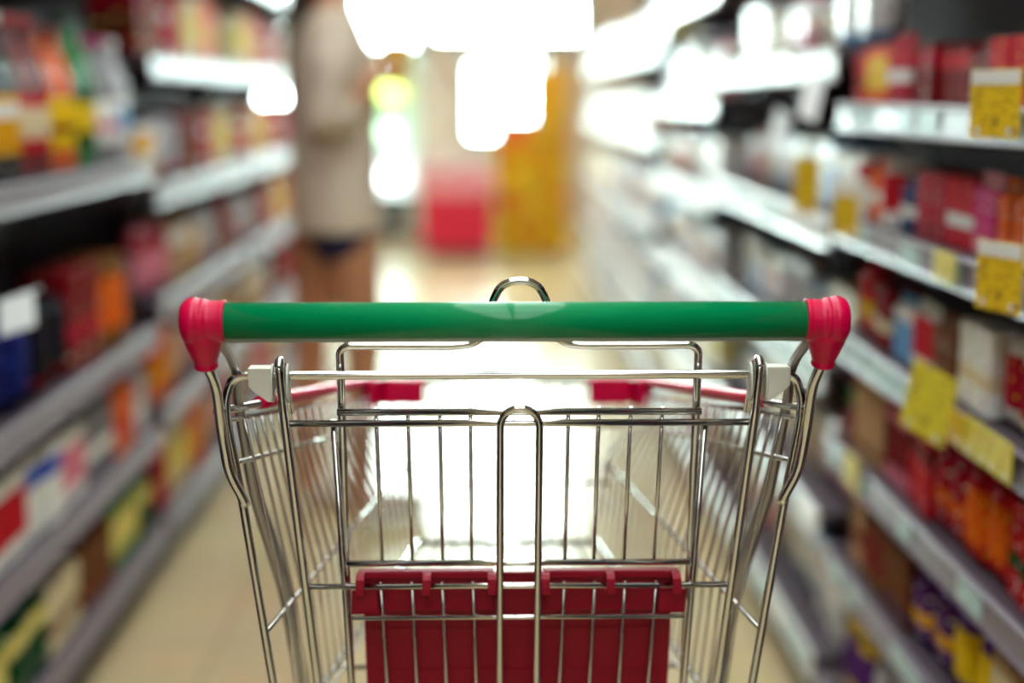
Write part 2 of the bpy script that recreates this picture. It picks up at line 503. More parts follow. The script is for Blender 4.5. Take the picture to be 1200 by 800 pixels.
for x0, x1 in ((-0.1265, -0.1240), (-0.0978, -0.0960), (-0.0701, -0.0680), (-0.0420, -0.0396)):
    for s in (-1, 1):
        add_tube(bm, [G(x0 * s, 1.2478, 0.7600), G(x1 * s, 1.275, 0.6500), G(x1 * s, 1.279, 0.60)], 0.0018, 8)
add_tube(bm, [G(-0.1530, 1.2465, 0.7258), G(0.1530, 1.2465, 0.7258)], 0.0022, 10)
gate = obj('rear_gate', bm, M_chrome, cart)
bm = bmesh.new()
u = [(0.0173, 1.262, 0.6548), (0.0170, 1.199, 0.9163)] + [(0.0170 * math.cos(a), 1.199, 0.9163 + 0.0168 * math.sin(a)) for a in [PI * k / 12 for k in range(1, 12)]]
pth = [G(0.0170, 1.275, 0.60)] + [G(*p) for p in u] + [G(-0.0170, 1.199, 0.9163), G(-0.0173, 1.262, 0.6548), G(-0.0170, 1.275, 0.60)]
add_tube(bm, pth, 0.0033, 14)
obj('gate_loop', bm, M_chrome, gate)

# child seat back: bent wire with a lifting loop, uprights and two cross bars
bm = bmesh.new()
hs = [(0.1585, 1.292, 0.600), (0.1585, 1.285, 0.645), (0.1592, 1.262, 0.772), (0.1560, 1.225, 0.9105), (0.1560, 1.2165, 0.9800), (0.1500, 1.2160, 0.9850), (0.0560, 1.216, 0.9845), (0.0395, 1.216, 0.9865), (0.0275, 1.216, 0.9960), (0.0235, 1.216, 1.0240), (0.0170, 1.216, 1.0360), (0.0090, 1.216, 1.0405)]
right_half = [G(*p) for p in hs]
left_half = [G(-p[0], p[1], p[2]) for p in hs][::-1]
add_tube(bm, right_half + [G(0, 1.216, 1.0418)] + left_half, 0.0036, 14, corner=0.011)
add_tube(bm, [G(-0.1590, 1.2120, 0.9268), G(0.1590, 1.2120, 0.9268)], 0.0032, 12)
add_tube(bm, [G(-0.1590, 1.2560, 0.7747), G(0.1590, 1.2560, 0.7747)], 0.0030, 12)
for x in (0.1255, 0.0978, 0.0697, 0.0430):
    for s in (-1, 1):
        add_tube(bm, [G(x * s, 1.2165, 0.9300), G(x * s, 1.2600, 0.7740)], 0.0018, 8)
obj('seat_back', bm, M_chrome, cart)

# red folding seat: two hooked flaps over the gate bar and the panel below
for s in (-1, 1):
    bm = bmesh.new()
    xa, xb = 0.0225, 0.1475
    lo, hi = (xa, xb) if s > 0 else (-xb, -xa)
    add_box(bm, CX * 0 + lo + GX, hi + GX, 1.2515 - CY, 1.2622 - CY, 0.7610, 0.7680)
    add_box(bm, lo + GX, hi + GX, 1.2590 - CY, 1.2622 - CY, 0.7270, 0.7615)
    ex = (0.1290, 0.1535) if s > 0 else (-0.1535, -0.1290)
    add_box(bm, ex[0] + GX, ex[1] + GX, 1.2475 - CY + 0.002, 1.2610 - CY, 0.7275, 0.7510)
    flap = obj('seat_flap', bm, M_redflap, cart, bevel=0.0012)
    flap['label'] = 'red plastic seat flap'
    for x in (0.0245, 0.0840, 0.1445):
        x = x * s + GX
        bm = bmesh.new()
        w = 0.0040
        y0 = 1.2430 - CY
        prof = [(0.0095, 0.0105), (0.0, 0.0105), (-0.0050, 0.0075), (-0.0062, 0.0), (-0.0060, -0.0070), (-0.0035, -0.0070), (-0.0034, 0.0), (-0.0020, 0.0042), (0.002, 0.0060), (0.0095, 0.0060)]
        A = [bm.verts.new((x - w, y0 + dy, 0.7572 + dz)) for dy, dz in prof]
        B = [bm.verts.new((x + w, y0 + dy, 0.7572 + dz)) for dy, dz in prof]
        n = len(prof)
        for k in range(n):
            bm.faces.new((A[k], A[(k + 1) % n], B[(k + 1) % n], B[k]))
        bm.faces.new(A); bm.faces.new(B[::-1])
        obj('hook', bm, M_redflap, flap, bevel=0.0006)
bm = bmesh.new()
add_box(bm, -0.1450 + GX, 0.1450 + GX, 1.285 - CY, 1.289 - CY, 0.610, 0.760)
for z in (0.700, 0.655):
    add_box(bm, -0.1380 + GX, 0.1380 + GX, 1.2838 - CY, 1.2849 - CY, z, z + 0.002)
for v in bm.verts:
    v.co.y += (0.72 - v.co.z) * 0.20 - 0.006
o = obj('seat_panel', bm, M_redflap, cart, bevel=0.001)
o['label'] = 'red plastic seat panel'

# white nylon hinge clips on the rod
for s in (-1, 1):
    bm = bmesh.new()
    X = lambda v: s * v + GX
    prof = [(0.2330, 0.9690), (0.2330, 0.9530), (0.2290, 0.9490), (0.2165, 0.9395), (0.2130, 0.9395), (0.2130, 0.9690)]
    A = [bm.verts.new((X(px), 1.1965 - CY, pz)) for px, pz in prof]
    B = [bm.verts.new((X(px), 1.2135 - CY, pz)) for px, pz in prof]
    n = len(prof)
    for k in range(n):
        bm.faces.new((A[k], A[(k + 1) % n], B[(k + 1) % n], B[k]))
    bm.faces.new(A); bm.faces.new(B[::-1])
    for xa, xb in ((0.2118, 0.2138), (0.1985, 0.2008)):
        ring0, ring1 = [], []
        for k in range(24):
            a = 2 * PI * k / 24
            yy, zz = 1.205 - CY + 0.0105 * math.cos(a), 0.9545 + 0.0172 * math.sin(a)
            ring0.append(bm.verts.new((X(xa), yy, zz))); ring1.append(bm.verts.new((X(xb), yy, zz)))
        for k in range(24):
            bm.faces.new((ring0[k], ring0[(k + 1) % 24], ring1[(k + 1) % 24], ring1[k]))
        bm.faces.new(ring0); bm.faces.new(ring1[::-1])
    o = obj('hinge_clip', bm, M_white, cart, bevel=0.0008)
    o['label'] = 'white nylon hinge clip'

# chassis and castors (below the frame)
bm = bmesh.new()
for s in (-1, 1):
    add_tube(bm, [L(s * 0.235, 1.22, 0.175), L(s * 0.225, 1.30, 0.20), L(s * 0.21, 1.49, 0.235), L(s * 0.13, 1.78, 0.19)], 0.010, 14, corner=0.04)
    add_tube(bm, [L(s * 0.2165, 1.262, 0.595), L(s * 0.22, 1.255, 0.40), L(s * 0.2335, 1.235, 0.185)], 0.006, 12, corner=0.03)
for y, z, w in ((1.24, 0.18, 0.233), (1.49, 0.235, 0.21), (1.78, 0.19, 0.13)):
    add_tube(bm, [L(-w, y, z), L(w, y, z)], 0.007, 12)
obj('chassis', bm, M_chrome, cart)
for (x, y) in ((0.233, 1.235), (-0.233, 1.235), (0.13, 1.775), (-0.13, 1.775)):
    bm = bmesh.new()
    for s in (-1, 1):
        add_box(bm, x + s * 0.017 - 0.0015, x + s * 0.017 + 0.0015, y - CY - 0.02, y - CY + 0.03, 0.050, 0.145)
    add_box(bm, x - 0.0185, x + 0.0185, y - CY - 0.02, y - CY + 0.03, 0.145, 0.150)
    add_tube(bm, [Vector((x, y - CY, 0.15)), Vector((x, y - CY, 0.19))], 0.010, 12)
    add_tube(bm, [Vector((x - 0.02, y - CY + 0.015, 0.060)), Vector((x + 0.02, y - CY + 0.015, 0.060))], 0.004, 10)
    c = obj('castor', bm, M_chrome, cart)
    bm = bmesh.new()
    add_lathe(bm, [(0.015, -0.011), (0.055, -0.011), (0.0595, -0.006), (0.0595, 0.006), (0.055, 0.011), (0.015, 0.011)], 28, Matrix.Translation((x, y - CY + 0.015, 0.060)) @ Matrix.Rotation(PI / 2, 4, 'Y'))
    obj('wheel', bm, M_rubber, c)

# ------------------------------------------------------------------ packaged goods: one mesh per kind and print, centred in y, front face at x = 0 and body towards +x
MESH = {}
def carton_mesh(w, d, h):
    bm = bmesh.new()
    add_box(bm, 0, d, -w / 2, w / 2, 0, h)
    bmesh.ops.bevel(bm, geom=bm.edges[:], offset=min(w, d, h) * 0.03, segments=1, affect='EDGES')
    # tuck flap on the lid
    add_box(bm, 0.0008, d * 0.9, -w * 0.46, w * 0.46, h + 0.0001, h + 0.0010)
    return bm

def hang_pack_mesh(w, d, h):
    """card-backed pack with a euro-slot tab above it"""
    bm = bmesh.new()
    add_box(bm, 0, d, -w / 2, w / 2, 0, h * 0.82)
    bmesh.ops.bevel(bm, geom=bm.edges[:], offset=min(w, d) * 0.18, segments=2, affect='EDGES')
    add_box(bm, d * 0.55, d * 0.7, -w / 2, w / 2, h * 0.80, h * 0.91)
    add_box(bm, d * 0.55, d * 0.7, -w / 2, -w * 0.16, h * 0.91, h * 0.96)
    add_box(bm, d * 0.55, d * 0.7, w * 0.16, w / 2, h * 0.91, h * 0.96)
    add_box(bm, d * 0.55, d * 0.7, -w / 2, w / 2, h * 0.96, h)
    return bm

def pouch_mesh(w, d, h):
    bm = bmesh.new()
    nu, nv = 8, 10
    def th(u, v):
        return d / 2 * (max(0.0, 1 - abs(u) ** 3) ** 0.6) * (max(0.0, 1 - abs(v) ** 6) ** 0.6) + 0.0008
    for s in (-1, 1):
        g = []
        for j in range(nv + 1):
            v = -1 + 2 * j / nv
            row = []
            for i in range(nu + 1):
                uu = -1 + 2 * i / nu
                vv = v
                seal = 0.0
                if j == nv:
                    seal = 0.02 * h * (1 if i % 2 else 0)
                row.append(bm.verts.new((d / 2 + s * th(uu, v * 0.98), uu * w / 2, h * (0.5 + 0.5 * vv * 0.98) + seal)))
            g.append(row)
        for j in range(nv):
            for i in range(nu):
                f = bm.faces.new((g[j][i], g[j][i + 1], g[j + 1][i + 1], g[j + 1][i]))
                f.smooth = True
        if s < 0:
            g0 = g
    rim0 = [g0[0][i] for i in range(nu + 1)] + [g0[j][nu] for j in range(1, nv + 1)] + [g0[nv][i] for i in range(nu - 1, -1, -1)] + [g0[j][0] for j in range(nv - 1, 0, -1)]
    rim1 = [g[0][i] for i in range(nu + 1)] + [g[j][nu] for j in range(1, nv + 1)] + [g[nv][i] for i in range(nu - 1, -1, -1)] + [g[j][0] for j in range(nv - 1, 0, -1)]
    for k in range(len(rim0)):
        bm.faces.new((rim0[k], rim0[(k + 1) % len(rim0)], rim1[(k + 1) % len(rim1)], rim1[k]))
    return bm

def turned(w, h, prof, sides=18):
    bm = bmesh.new()
    r = w / 2
    add_lathe(bm, [(r * a, h * b) for a, b in prof], sides, Matrix.Translation((r, 0, 0)))
    return bm
BOTTLE = [(0.70, 0), (0.94, 0.012), (1.0, 0.04), (1.0, 0.56), (0.93, 0.66), (0.62, 0.78), (0.40, 0.84), (0.34, 0.90), (0.34, 0.935)]
BCAP = [(0.40, 0.932), (0.42, 0.94), (0.42, 0.99), (0.38, 1.0)]
BLABEL = [(1.012, 0.16), (1.018, 0.165), (1.018, 0.50), (1.012, 0.505)]
JAR = [(0.80, 0), (0.96, 0.02), (1.0, 0.08), (1.0, 0.70), (0.92, 0.80), (0.82, 0.84), (0.82, 0.86)]
JLID = [(0.86, 0.855), (0.90, 0.865), (0.90, 0.985), (0.84, 1.0)]
JLABEL = [(1.01, 0.18), (1.02, 0.19), (1.02, 0.62), (1.01, 0.63)]
CAN = [(0.90, 0), (0.96, 0.01), (0.96, 0.03), (1.0, 0.05), (1.0, 0.93), (0.94, 0.96), (0.96, 0.985), (0.96, 1.0), (0.90, 1.0), (0.88, 0.985)]
TUB = [(0.80, 0), (0.83, 0.01), (0.97, 0.86), (0.97, 0.87)]
TLID = [(0.99, 0.86), (1.0, 0.87), (1.0, 0.97), (0.90, 1.0)]

def proto(kind, cs, w, d, h, pk):
    """meshes of one product: [(part name or None, mesh)]"""
    key = (kind, cs, w, d, h, pk, GLOSS[0])
    if key in MESH:
        return MESH[key]
    c1, c2, c3 = cs
    pm = print_mat(c1, c2, c3, pk)
    if kind == 'carton':
        out = [(None, bm_mesh('carton', carton_mesh(w, d, h), pm))]
    elif kind == 'hanging_pack':
        out = [(None, bm_mesh('hanging_pack', hang_pack_mesh(w, d, h), pm))]
    elif kind == 'snack_bag':
        out = [(None, bm_mesh('snack_bag', pouch_mesh(w, d, h), pm))]
    elif kind == 'bottle':
        body = plain('bottle_' + c1, RGB[c1], rough=0.12, spec=0.6, coat=0.4)
        out = [(None, bm_mesh('bottle', turned(w, h, BOTTLE), body)), ('cap', bm_mesh('cap', turned(w, h, BCAP), plain('cap_' + c2, RGB[c2], 0.3))),
               ('label', bm_mesh('bottle_label', turned(w, h, BLABEL), print_mat(c3, c2, c1, pk)))]
        # caps, labels sit on the bottle's own axis
    elif kind == 'jar':
        out = [(None, bm_mesh('jar', turned(w, h, JAR), plain('jar_' + c1, RGB[c1], rough=0.1, coat=0.4))), ('lid', bm_mesh('lid', turned(w, h, JLID), plain('lid_' + c2, RGB[c2], 0.3, 0.3))),
               ('label', bm_mesh('jar_label', turned(w, h, JLABEL), print_mat(c3, c1, c2, pk)))]
    elif kind == 'drink_can':
        out = [(None, bm_mesh('drink_can', turned(w, h, CAN), pm))]
    elif kind == 'tub':
        out = [(None, bm_mesh('tub', turned(w, h, TUB), pm)), ('lid', bm_mesh('lid', turned(w, h, TLID), plain('lid_' + c2, RGB[c2], 0.3, 0.1)))]
    MESH[key] = out
    return out

NOUN = {'carton': 'carton', 'hanging_pack': 'hang-tab pack', 'snack_bag': 'snack bag', 'bottle': 'bottle', 'jar': 'jar', 'drink_can': 'can', 'tub': 'lidded tub'}
CAT = {'carton': 'box', 'hanging_pack': 'pack', 'snack_bag': 'bag', 'bottle': 'bottle', 'jar': 'jar', 'drink_can': 'can', 'tub': 'tub'}

def colour_words(kind, cs):
    if kind == 'bottle':
        return f"{cs[0]} {cs[1]}-capped"
    if kind == 'jar':
        return f"{cs[0]} {cs[1]}-lidded"
    return cs[0] if cs[0] == cs[1] else f"{cs[0]} and {cs[1]}"

def place(kind, cs, w, d, h, pk, x, y, z, rz, label, group):
    root = None
    for pn, me in proto(kind, cs, w, d, h, pk):
        o = bpy.data.objects.new(kind if pn is None else pn, me)
        COL.objects.link(o)
        if pn is None:
            root = o
            o.location = (x, y, z); o.rotation_euler = (0, 0, rz)
            tag(o, label, CAT[kind], group)
        else:
            o.parent = root
    return root

# ------------------------------------------------------------------ shelving
def rack(name_label, side, xf, y0, y1, levels, depth=0.42, rail_h=0.045, rail_mat=None, top=2.0, labels=True, lab_seed=0, group='shelving racks along the aisle'):
    """one bay of shelves; side +1 stands to +x of the aisle, -1 to -x; xf the front edge of its shelves"""
    rnd = random.Random(lab_seed)
    yc = (y0 + y1) / 2
    t = thing('shelf_rack', name_label, 'shelf rack', (xf, yc, 0), 0 if side > 0 else PI, group)
    hl = (y1 - y0) / 2
    obj('back_panel', box_bm(depth, depth + 0.015, -hl + 0.003, hl - 0.003, 0.0, top), M_back, t)
    for s in (-1, 1):
        bm = bmesh.new()
        yy = s * (hl - 0.012)
        add_box(bm, depth - 0.05, depth, yy - 0.012, yy + 0.012, 0, top)
        obj('upright', bm, M_rack, t)
    obj('kick_plate', box_bm(0.05, 0.06, -hl, hl, 0.0, levels[0] - 0.05), M_rack, t)
    for k, zl in enumerate(levels):
        ry = hl - 0.002
        # a shelf: its board, and the two brackets under it; zl is the lower edge of its rail
        zt = zl + rail_h
        bm = bmesh.new()
        add_box(bm, 0.004, depth - 0.001, -ry, ry, zt - 0.022, zt - 0.004)
        for s in (-1, 1):
            a = ry - 0.004
            vs = [bm.verts.new((xx, s * (a - q), zz)) for q in (0, 0.003) for xx, zz in ((0.06, zt - 0.022), (depth - 0.051, zt - 0.022), (depth - 0.051, zt - 0.09), (0.06, zt - 0.045))]
            for f in ((0, 1, 2, 3), (7, 6, 5, 4), (0, 4, 5, 1), (1, 5, 6, 2), (2, 6, 7, 3), (3, 7, 4, 0)):
                bm.faces.new([vs[i] for i in f])
        sh = obj('shelf', bm, M_rack, t)
        bm = bmesh.new()
        prof = [(-0.004, zl), (0.006, zl - 0.003), (0.006, zl + 0.004), (0.0035, zl + 0.007), (0.0035, zt - 0.007), (0.006, zt - 0.002), (-0.001, zt), (-0.004, zt - 0.004), (0.001, zt - 0.008), (-0.001, zl + 0.007)]
        A = [bm.verts.new((px, -ry, pz)) for px, pz in prof]
        B = [bm.verts.new((px, ry, pz)) for px, pz in prof]
        n = len(prof)
        for q in range(n):
            bm.faces.new((A[q], A[(q + 1) % n], B[(q + 1) % n], B[q]))
        bm.faces.new(A); bm.faces.new(B[::-1])
        obj('price_rail', bm, rail_mat or M_railgrey, sh)
        if labels:
            y = -hl + 0.03
            while y < hl - 0.10:
                wl = rnd.choice((0.06, 0.075, 0.09))
                if rnd.random() < 0.75:
                    obj('price_label', box_bm(-0.0030, -0.0018, y, y + wl, zl + 0.0075, zt - 0.0085), M_label, sh)
                y += wl + rnd.choice((0.004, 0.03, 0.09))
    return t

def fill(side, xf, y0, y1, z, runs, shelf_phrase, rack_phrase, group, setback=0.03, seed=0, hs=1.0):
    """one row of goods along the front of a shelf; runs is a list of (kind, colours, w, d, h, print, how many)"""
    rnd = random.Random(seed)
    y = y0 + 0.03
    i = q = 0
    while True:
        kind, cs, w, d, h, pk, n = runs[q % len(runs)]
        q += 1
        h = round(h * hs, 4)
        for _ in range(min(n, 2) if GLOSS[0] == 0 else n):
            if y + w > y1 - 0.03 or i >= len(ORD):
                return i
            dx = setback + rnd.random() * 0.012
            rz = 0 if side > 0 else PI
            jitter = rnd.uniform(-0.03, 0.03) if kind in ('carton', 'snack_bag', 'hanging_pack') else 0
            lab = f"{colour_words(kind, cs)} {NOUN[kind]}, {ORD[i]} from near end, {shelf_phrase} shelf, {rack_phrase}"
            o = place(kind, cs, w, d, h, pk, xf + side * dx, y + w / 2, z + 0.0006, rz + jitter, lab, group)
            y += w + 0.004 + (0.003 if kind in ('carton', 'snack_bag', 'hanging_pack') else 0) + rnd.random() * 0.004
            i += 1

XR, XL = 0.61, -0.80
RH_ = 0.045

# ---- right, first bay: small sweets
lv = [0.10, 0.35, 0.55, 0.75, 0.948, 1.14, 1.395]
Y0, Y1 = 1.27, 2.50
rack('dark shelf rack of small sweets with yellow price cards, beside the cart', 1, XR, Y0, Y1, lv, lab_seed=3)
hp, ct, sb = 'hanging_pack', 'carton', 'snack_bag'
top_runs = [(ct, ('dark red', 'crimson', 'white'), 0.055, 0.09, 0.085, 2, 3), (hp, ('red', 'white', 'navy'), 0.042, 0.02, 0.105, 0, 3), (ct, ('yellow', 'orange', 'red'), 0.060, 0.09, 0.090, 1, 2),
            (ct, ('red', 'dark red', 'gold'), 0.060, 0.09, 0.082, 0, 5), (hp, ('dark red', 'silver', 'white'), 0.045, 0.03, 0.085, 3, 2), (ct, ('dark red', 'red', 'orange'), 0.055, 0.09, 0.078, 2, 5)]
r2 = [(hp, ('navy', 'white', 'green'), 0.04, 0.02, 0.085, 0, 2), (hp, ('red', 'white', 'pink'), 0.038, 0.02, 0.105, 1, 3), (hp, ('orange', 'white', 'brown'), 0.038, 0.02, 0.105, 0, 3), (hp, ('white', 'red', 'navy'), 0.036, 0.02, 0.108, 2, 2),
      (hp, ('orange', 'red', 'white'), 0.038, 0.02, 0.105, 3, 2), (hp, ('magenta', 'pink', 'white'), 0.038, 0.02, 0.108, 1, 2), (ct, ('red', 'white', 'dark red'), 0.045, 0.06, 0.095, 0, 3), (ct, ('crimson', 'dark red', 'white'), 0.05, 0.06, 0.095, 3, 4)]
r3 = [(sb, ('red', 'yellow', 'green'), 0.085, 0.05, 0.125, 0, 1), (sb, ('dark green', 'red', 'yellow'), 0.085, 0.05, 0.120, 2, 2), (sb, ('crimson', 'white', 'yellow'), 0.07, 0.04, 0.115, 1, 2), (ct, ('white', 'cream', 'red'), 0.06, 0.06, 0.110, 0, 2),
      (hp, ('brown', 'lime', 'white'), 0.045, 0.02, 0.105, 3, 2), (hp, ('red', 'white', 'dark red'), 0.045, 0.02, 0.105, 1, 4), (hp, ('sky blue', 'white', 'red'), 0.045, 0.02, 0.100, 2, 2), (ct, ('dark red', 'cream', 'brown'), 0.05, 0.06, 0.10, 0, 5)]
r4 = [(ct, ('beige', 'brown', 'gold'), 0.07, 0.08, 0.13, 3, 2), (ct, ('dark red', 'green', 'navy'), 0.045, 0.06, 0.12, 2, 3), (ct, ('red', 'dark green', 'white'), 0.045, 0.06, 0.12, 0, 3), (sb, ('orange', 'red', 'gold'), 0.065, 0.04, 0.125, 1, 3),
      (sb, ('crimson', 'orange', 'white'), 0.065, 0.04, 0.125, 0, 3), (ct, ('red', 'dark red', 'white'), 0.055, 0.06, 0.12, 2, 3), (ct, ('dark red', 'pink', 'brown'), 0.055, 0.06, 0.12, 1, 4)]
r5 = [(ct, ('beige', 'brown', 'red'), 0.085, 0.09, 0.13, 0, 2), (ct, ('beige', 'cream', 'brown'), 0.085, 0.09, 0.125, 2, 2), (sb, ('yellow', 'purple', 'gold'), 0.085, 0.05, 0.12, 1, 2), (sb, ('purple', 'gold', 'white'), 0.08, 0.05, 0.115, 0, 3), (ct, ('brown', 'navy', 'beige'), 0.06, 0.07, 0.12, 3, 3),
      (ct, ('dark red', 'brown', 'lime'), 0.06, 0.07, 0.12, 1, 4)]
r6 = [(sb, ('purple', 'yellow', 'navy'), 0.09, 0.05, 0.15, 1, 2), (sb, ('navy', 'sky blue', 'yellow'), 0.09, 0.05, 0.14, 2, 2), (sb, ('white', 'pink', 'red'), 0.08, 0.05, 0.13, 0, 3), (sb, ('brown', 'orange', 'white'), 0.08, 0.05, 0.13, 1, 3), (sb, ('silver', 'red', 'white'), 0.08, 0.05, 0.14, 3, 4)]
names = ['bottom', 'fifth-highest', 'fourth-highest', 'third-highest', 'second-highest', 'top']
for k, (runs, nm) in enumerate(zip((r6, r5, r4, r3, r2, top_runs), names)):
    fill(1, XR, Y0, Y1, lv[k] + RH_, runs, nm, 'first rack, sweets side', f'packets on the {nm} shelf beside the cart', seed=k, setback=0.016)

# ---- right, further bays
MIX = [(ct, ('white', 'silver', 'red'), 0.11, 0.12, 0.15, 0, 2), (sb, ('white', 'sky blue', 'navy'), 0.12, 0.07, 0.16, 1, 2), ('tub', ('cream', 'white', 'orange'), 0.10, 0.10, 0.11, 0, 2), (sb, ('pink', 'white', 'crimson'), 0.11, 0.07, 0.15, 2, 2), ('jar', ('cream', 'white', 'beige'), 0.085, 0.085, 0.13, 1, 3),
       (ct, ('pale yellow', 'white', 'green'), 0.12, 0.12, 0.16, 1, 2), (ct, ('cream', 'white', 'brown'), 0.11, 0.12, 0.14, 2, 2), ('drink_can', ('silver', 'sky blue', 'white'), 0.066, 0.066, 0.12, 1, 3), (sb, ('silver', 'white', 'lime'), 0.12, 0.07, 0.15, 3, 2),
       (ct, ('white', 'pink', 'cream'), 0.10, 0.12, 0.13, 0, 2), (ct, ('sky blue', 'white', 'blue'), 0.11, 0.12, 0.15, 2, 1)]
bays = [(2.54, 3.84, [0.10, 0.38, 0.66, 0.925, 1.225, 1.60], 'glossy white-edged shelf rack of pale goods, second from the cart', 'second'),
        (3.88, 5.18, [0.10, 0.36, 0.62, 0.88, 1.14, 1.44], 'white-edged shelf rack of pale goods, third on the sweets side', 'third'),
        (5.22, 6.52, [0.10, 0.38, 0.68, 1.0, 1.32], 'white-edged shelf rack of pale goods, fourth on the sweets side', 'fourth'),
        (6.56, 7.86, [0.10, 0.38, 0.68, 1.0, 1.32], 'white-edged shelf rack of pale goods, fifth on the sweets side', 'fifth'),
        (7.90, 9.20, [0.10, 0.38, 0.68, 1.0, 1.32], 'white-edged shelf rack of pale goods at far end, sweets side', 'farthermost')]
LV5 = ['bottom', 'fourth-highest', 'third-highest', 'second-highest', 'top']
LV6 = ['bottom', 'fifth-highest', 'fourth-highest', 'third-highest', 'second-highest', 'top']
GLOSS[0] = 1
for b, (ya, yb, lvl, lab, nm) in enumerate(bays):
    rack(lab, 1, XR, ya, yb, lvl, rail_h=0.055, rail_mat=M_railwhite, labels=b < 1, lab_seed=10 + b, top=2.0)
    for k, zl in enumerate(lvl):
        if zl > 1.5:
            continue
        rr = MIX[(k * 3 + b * 2) % len(MIX):] + MIX[:(k * 3 + b * 2) % len(MIX)]
        fill(1, XR, ya, yb, zl + 0.055, rr, (LV6 if len(lvl) == 6 else LV5)[k], f'{nm} rack, sweets side', f'goods on the {(LV6 if len(lvl) == 6 else LV5)[k]} shelf, {nm} rack, sweets side', seed=100 + b * 10 + k, setback=0.06 if b == 0 else 0.02, hs=0.85 if b == 0 else 0.95)

# ---- empty bays, out of view, added beside and behind the viewpoint to darken chrome reflections
rack('empty dark shelf rack added alongside the viewpoint, sweets side', 1, XR, -0.03, 1.23, lv, labels=False)
rack('empty dark shelf rack added behind the viewpoint, sweets side', 1, XR, -1.33, -0.07, lv, labels=False)
rack('empty dark shelf rack added alongside the viewpoint, bottle side', -1, XL, 0.58, 1.98, [0.11, 0.355, 0.60, 1.0, 1.44], labels=False)
rack('empty dark shelf rack added behind the viewpoint, bottle side', -1, XL, -0.86, 0.54, [0.11, 0.355, 0.60, 1.0, 1.44], labels=False)

# ---- left bays
GLOSS[0] = 0
lvL = [0.11, 0.355, 0.60, 1.0, 1.44]
ya, yb = 2.02, 3.42
rack('dark shelf rack of bottles, bags and boxes, first on the bottle side', -1, XL, ya, yb, lvL, rail_h=0.05, labels=False, lab_seed=21)
left_rows = [
    ('bottom', 0.16, [(ct, ('pale yellow', 'green', 'cream'), 0.12, 0.12, 0.15, 1, 2), (ct, ('dark green', 'pale yellow', 'white'), 0.10, 0.12, 0.14, 2, 2), (ct, ('cream', 'brown', 'green'), 0.10, 0.12, 0.13, 0, 2), (ct, ('brown', 'dark red', 'cream'), 0.11, 0.12, 0.14, 3, 3)]),
    ('fourth-highest', 0.405, [(ct, ('silver', 'white', 'grey'), 0.10, 0.1, 0.15, 0, 3), (ct, ('red', 'white', 'dark red'), 0.09, 0.1, 0.15, 1, 2), (ct, ('white', 'blue', 'silver'), 0.09, 0.1, 0.15, 2, 3), (ct, ('pink', 'white', 'red'), 0.08, 0.1, 0.14, 1, 2), (ct, ('grey', 'white', 'navy'), 0.10, 0.1, 0.15, 0, 3), (ct, ('orange', 'red', 'white'), 0.09, 0.1, 0.15, 0, 2)]),
    ('third-highest', 0.65, [(sb, ('black', 'black', 'navy'), 0.12, 0.07, 0.17, 1, 3), (sb, ('navy', 'black', 'blue'), 0.10, 0.07, 0.16, 3, 2), (sb, ('black', 'dark red', 'navy'), 0.12, 0.07, 0.17, 3, 3), (ct, ('dark red', 'crimson', 'cream'), 0.10, 0.1, 0.2, 0, 2), (ct, ('orange', 'brown', 'pale yellow'), 0.09, 0.1, 0.2, 1, 3)]),
    ('second-highest', 1.05, [('bottle', ('grey', 'magenta', 'white'), 0.08, 0.08, 0.27, 0, 2), ('bottle', ('silver', 'white', 'sky blue'), 0.08, 0.08, 0.27, 1, 3), ('bottle', ('black', 'white', 'gold'), 0.08, 0.08, 0.29, 2, 3), ('bottle', ('dark red', 'red', 'cream'), 0.08, 0.08, 0.29, 1, 3), ('bottle', ('orange', 'dark red', 'yellow'), 0.075, 0.075, 0.28, 0, 2), ('bottle', ('green', 'dark green', 'yellow'), 0.08, 0.08, 0.30, 1, 4)]),
]
for k, (nm, z, runs) in enumerate(left_rows):
    fill(-1, XL, ya, yb, z, runs, nm, 'first rack, bottle side', f'goods on the {nm} shelf, first rack, bottle side', seed=40 + k, setback=0.014)
WARM = [(ct, ('crimson', 'red', 'cream'), 0.09, 0.12, 0.16, 1, 1), (ct, ('pale yellow', 'cream', 'orange'), 0.12, 0.12, 0.17, 1, 2), (ct, ('orange', 'gold', 'cream'), 0.11, 0.12, 0.18, 0, 2), ('tub', ('cream', 'white', 'red'), 0.10, 0.10, 0.13, 0, 2), (sb, ('pink', 'crimson', 'white'), 0.12, 0.07, 0.17, 2, 2), (ct, ('beige', 'white', 'brown'), 0.11, 0.12, 0.16, 2, 2),
        ('jar', ('gold', 'white', 'cream'), 0.085, 0.085, 0.14, 1, 3), (sb, ('silver', 'pink', 'white'), 0.12, 0.07, 0.16, 3, 2), (ct, ('dark red', 'brown', 'pale yellow'), 0.11, 0.12, 0.17, 0, 2), ('drink_can', ('red', 'white', 'silver'), 0.066, 0.066, 0.12, 1, 2)]
for b, (ya, yb, lab, nm) in enumerate([(3.46, 4.76, 'shelf rack of pale yellow and orange goods, second on the bottle side', 'second'), (4.80, 6.10, 'shelf rack of pale goods behind the person, third on the bottle side', 'third'), (6.14, 7.44, 'shelf rack past the person, fourth on the bottle side', 'fourth')]):
    lvl = [0.11, 0.38, 0.65, 0.93, 1.24, 1.54]
    rack(lab, -1, XL, ya, yb, lvl, rail_h=0.055, rail_mat=M_railgrey, labels=False, lab_seed=60 + b)
    for k, zl in enumerate(lvl[:5]):
        sft = (k * 2 + b * 3) % len(WARM)
        fill(-1, XL, ya, yb, zl + 0.055, WARM[sft:] + WARM[:sft], LV6[k], f'{nm} rack, bottle side', f'goods on the {LV6[k]} shelf, {nm} rack, bottle side', seed=200 + b * 10 + k)

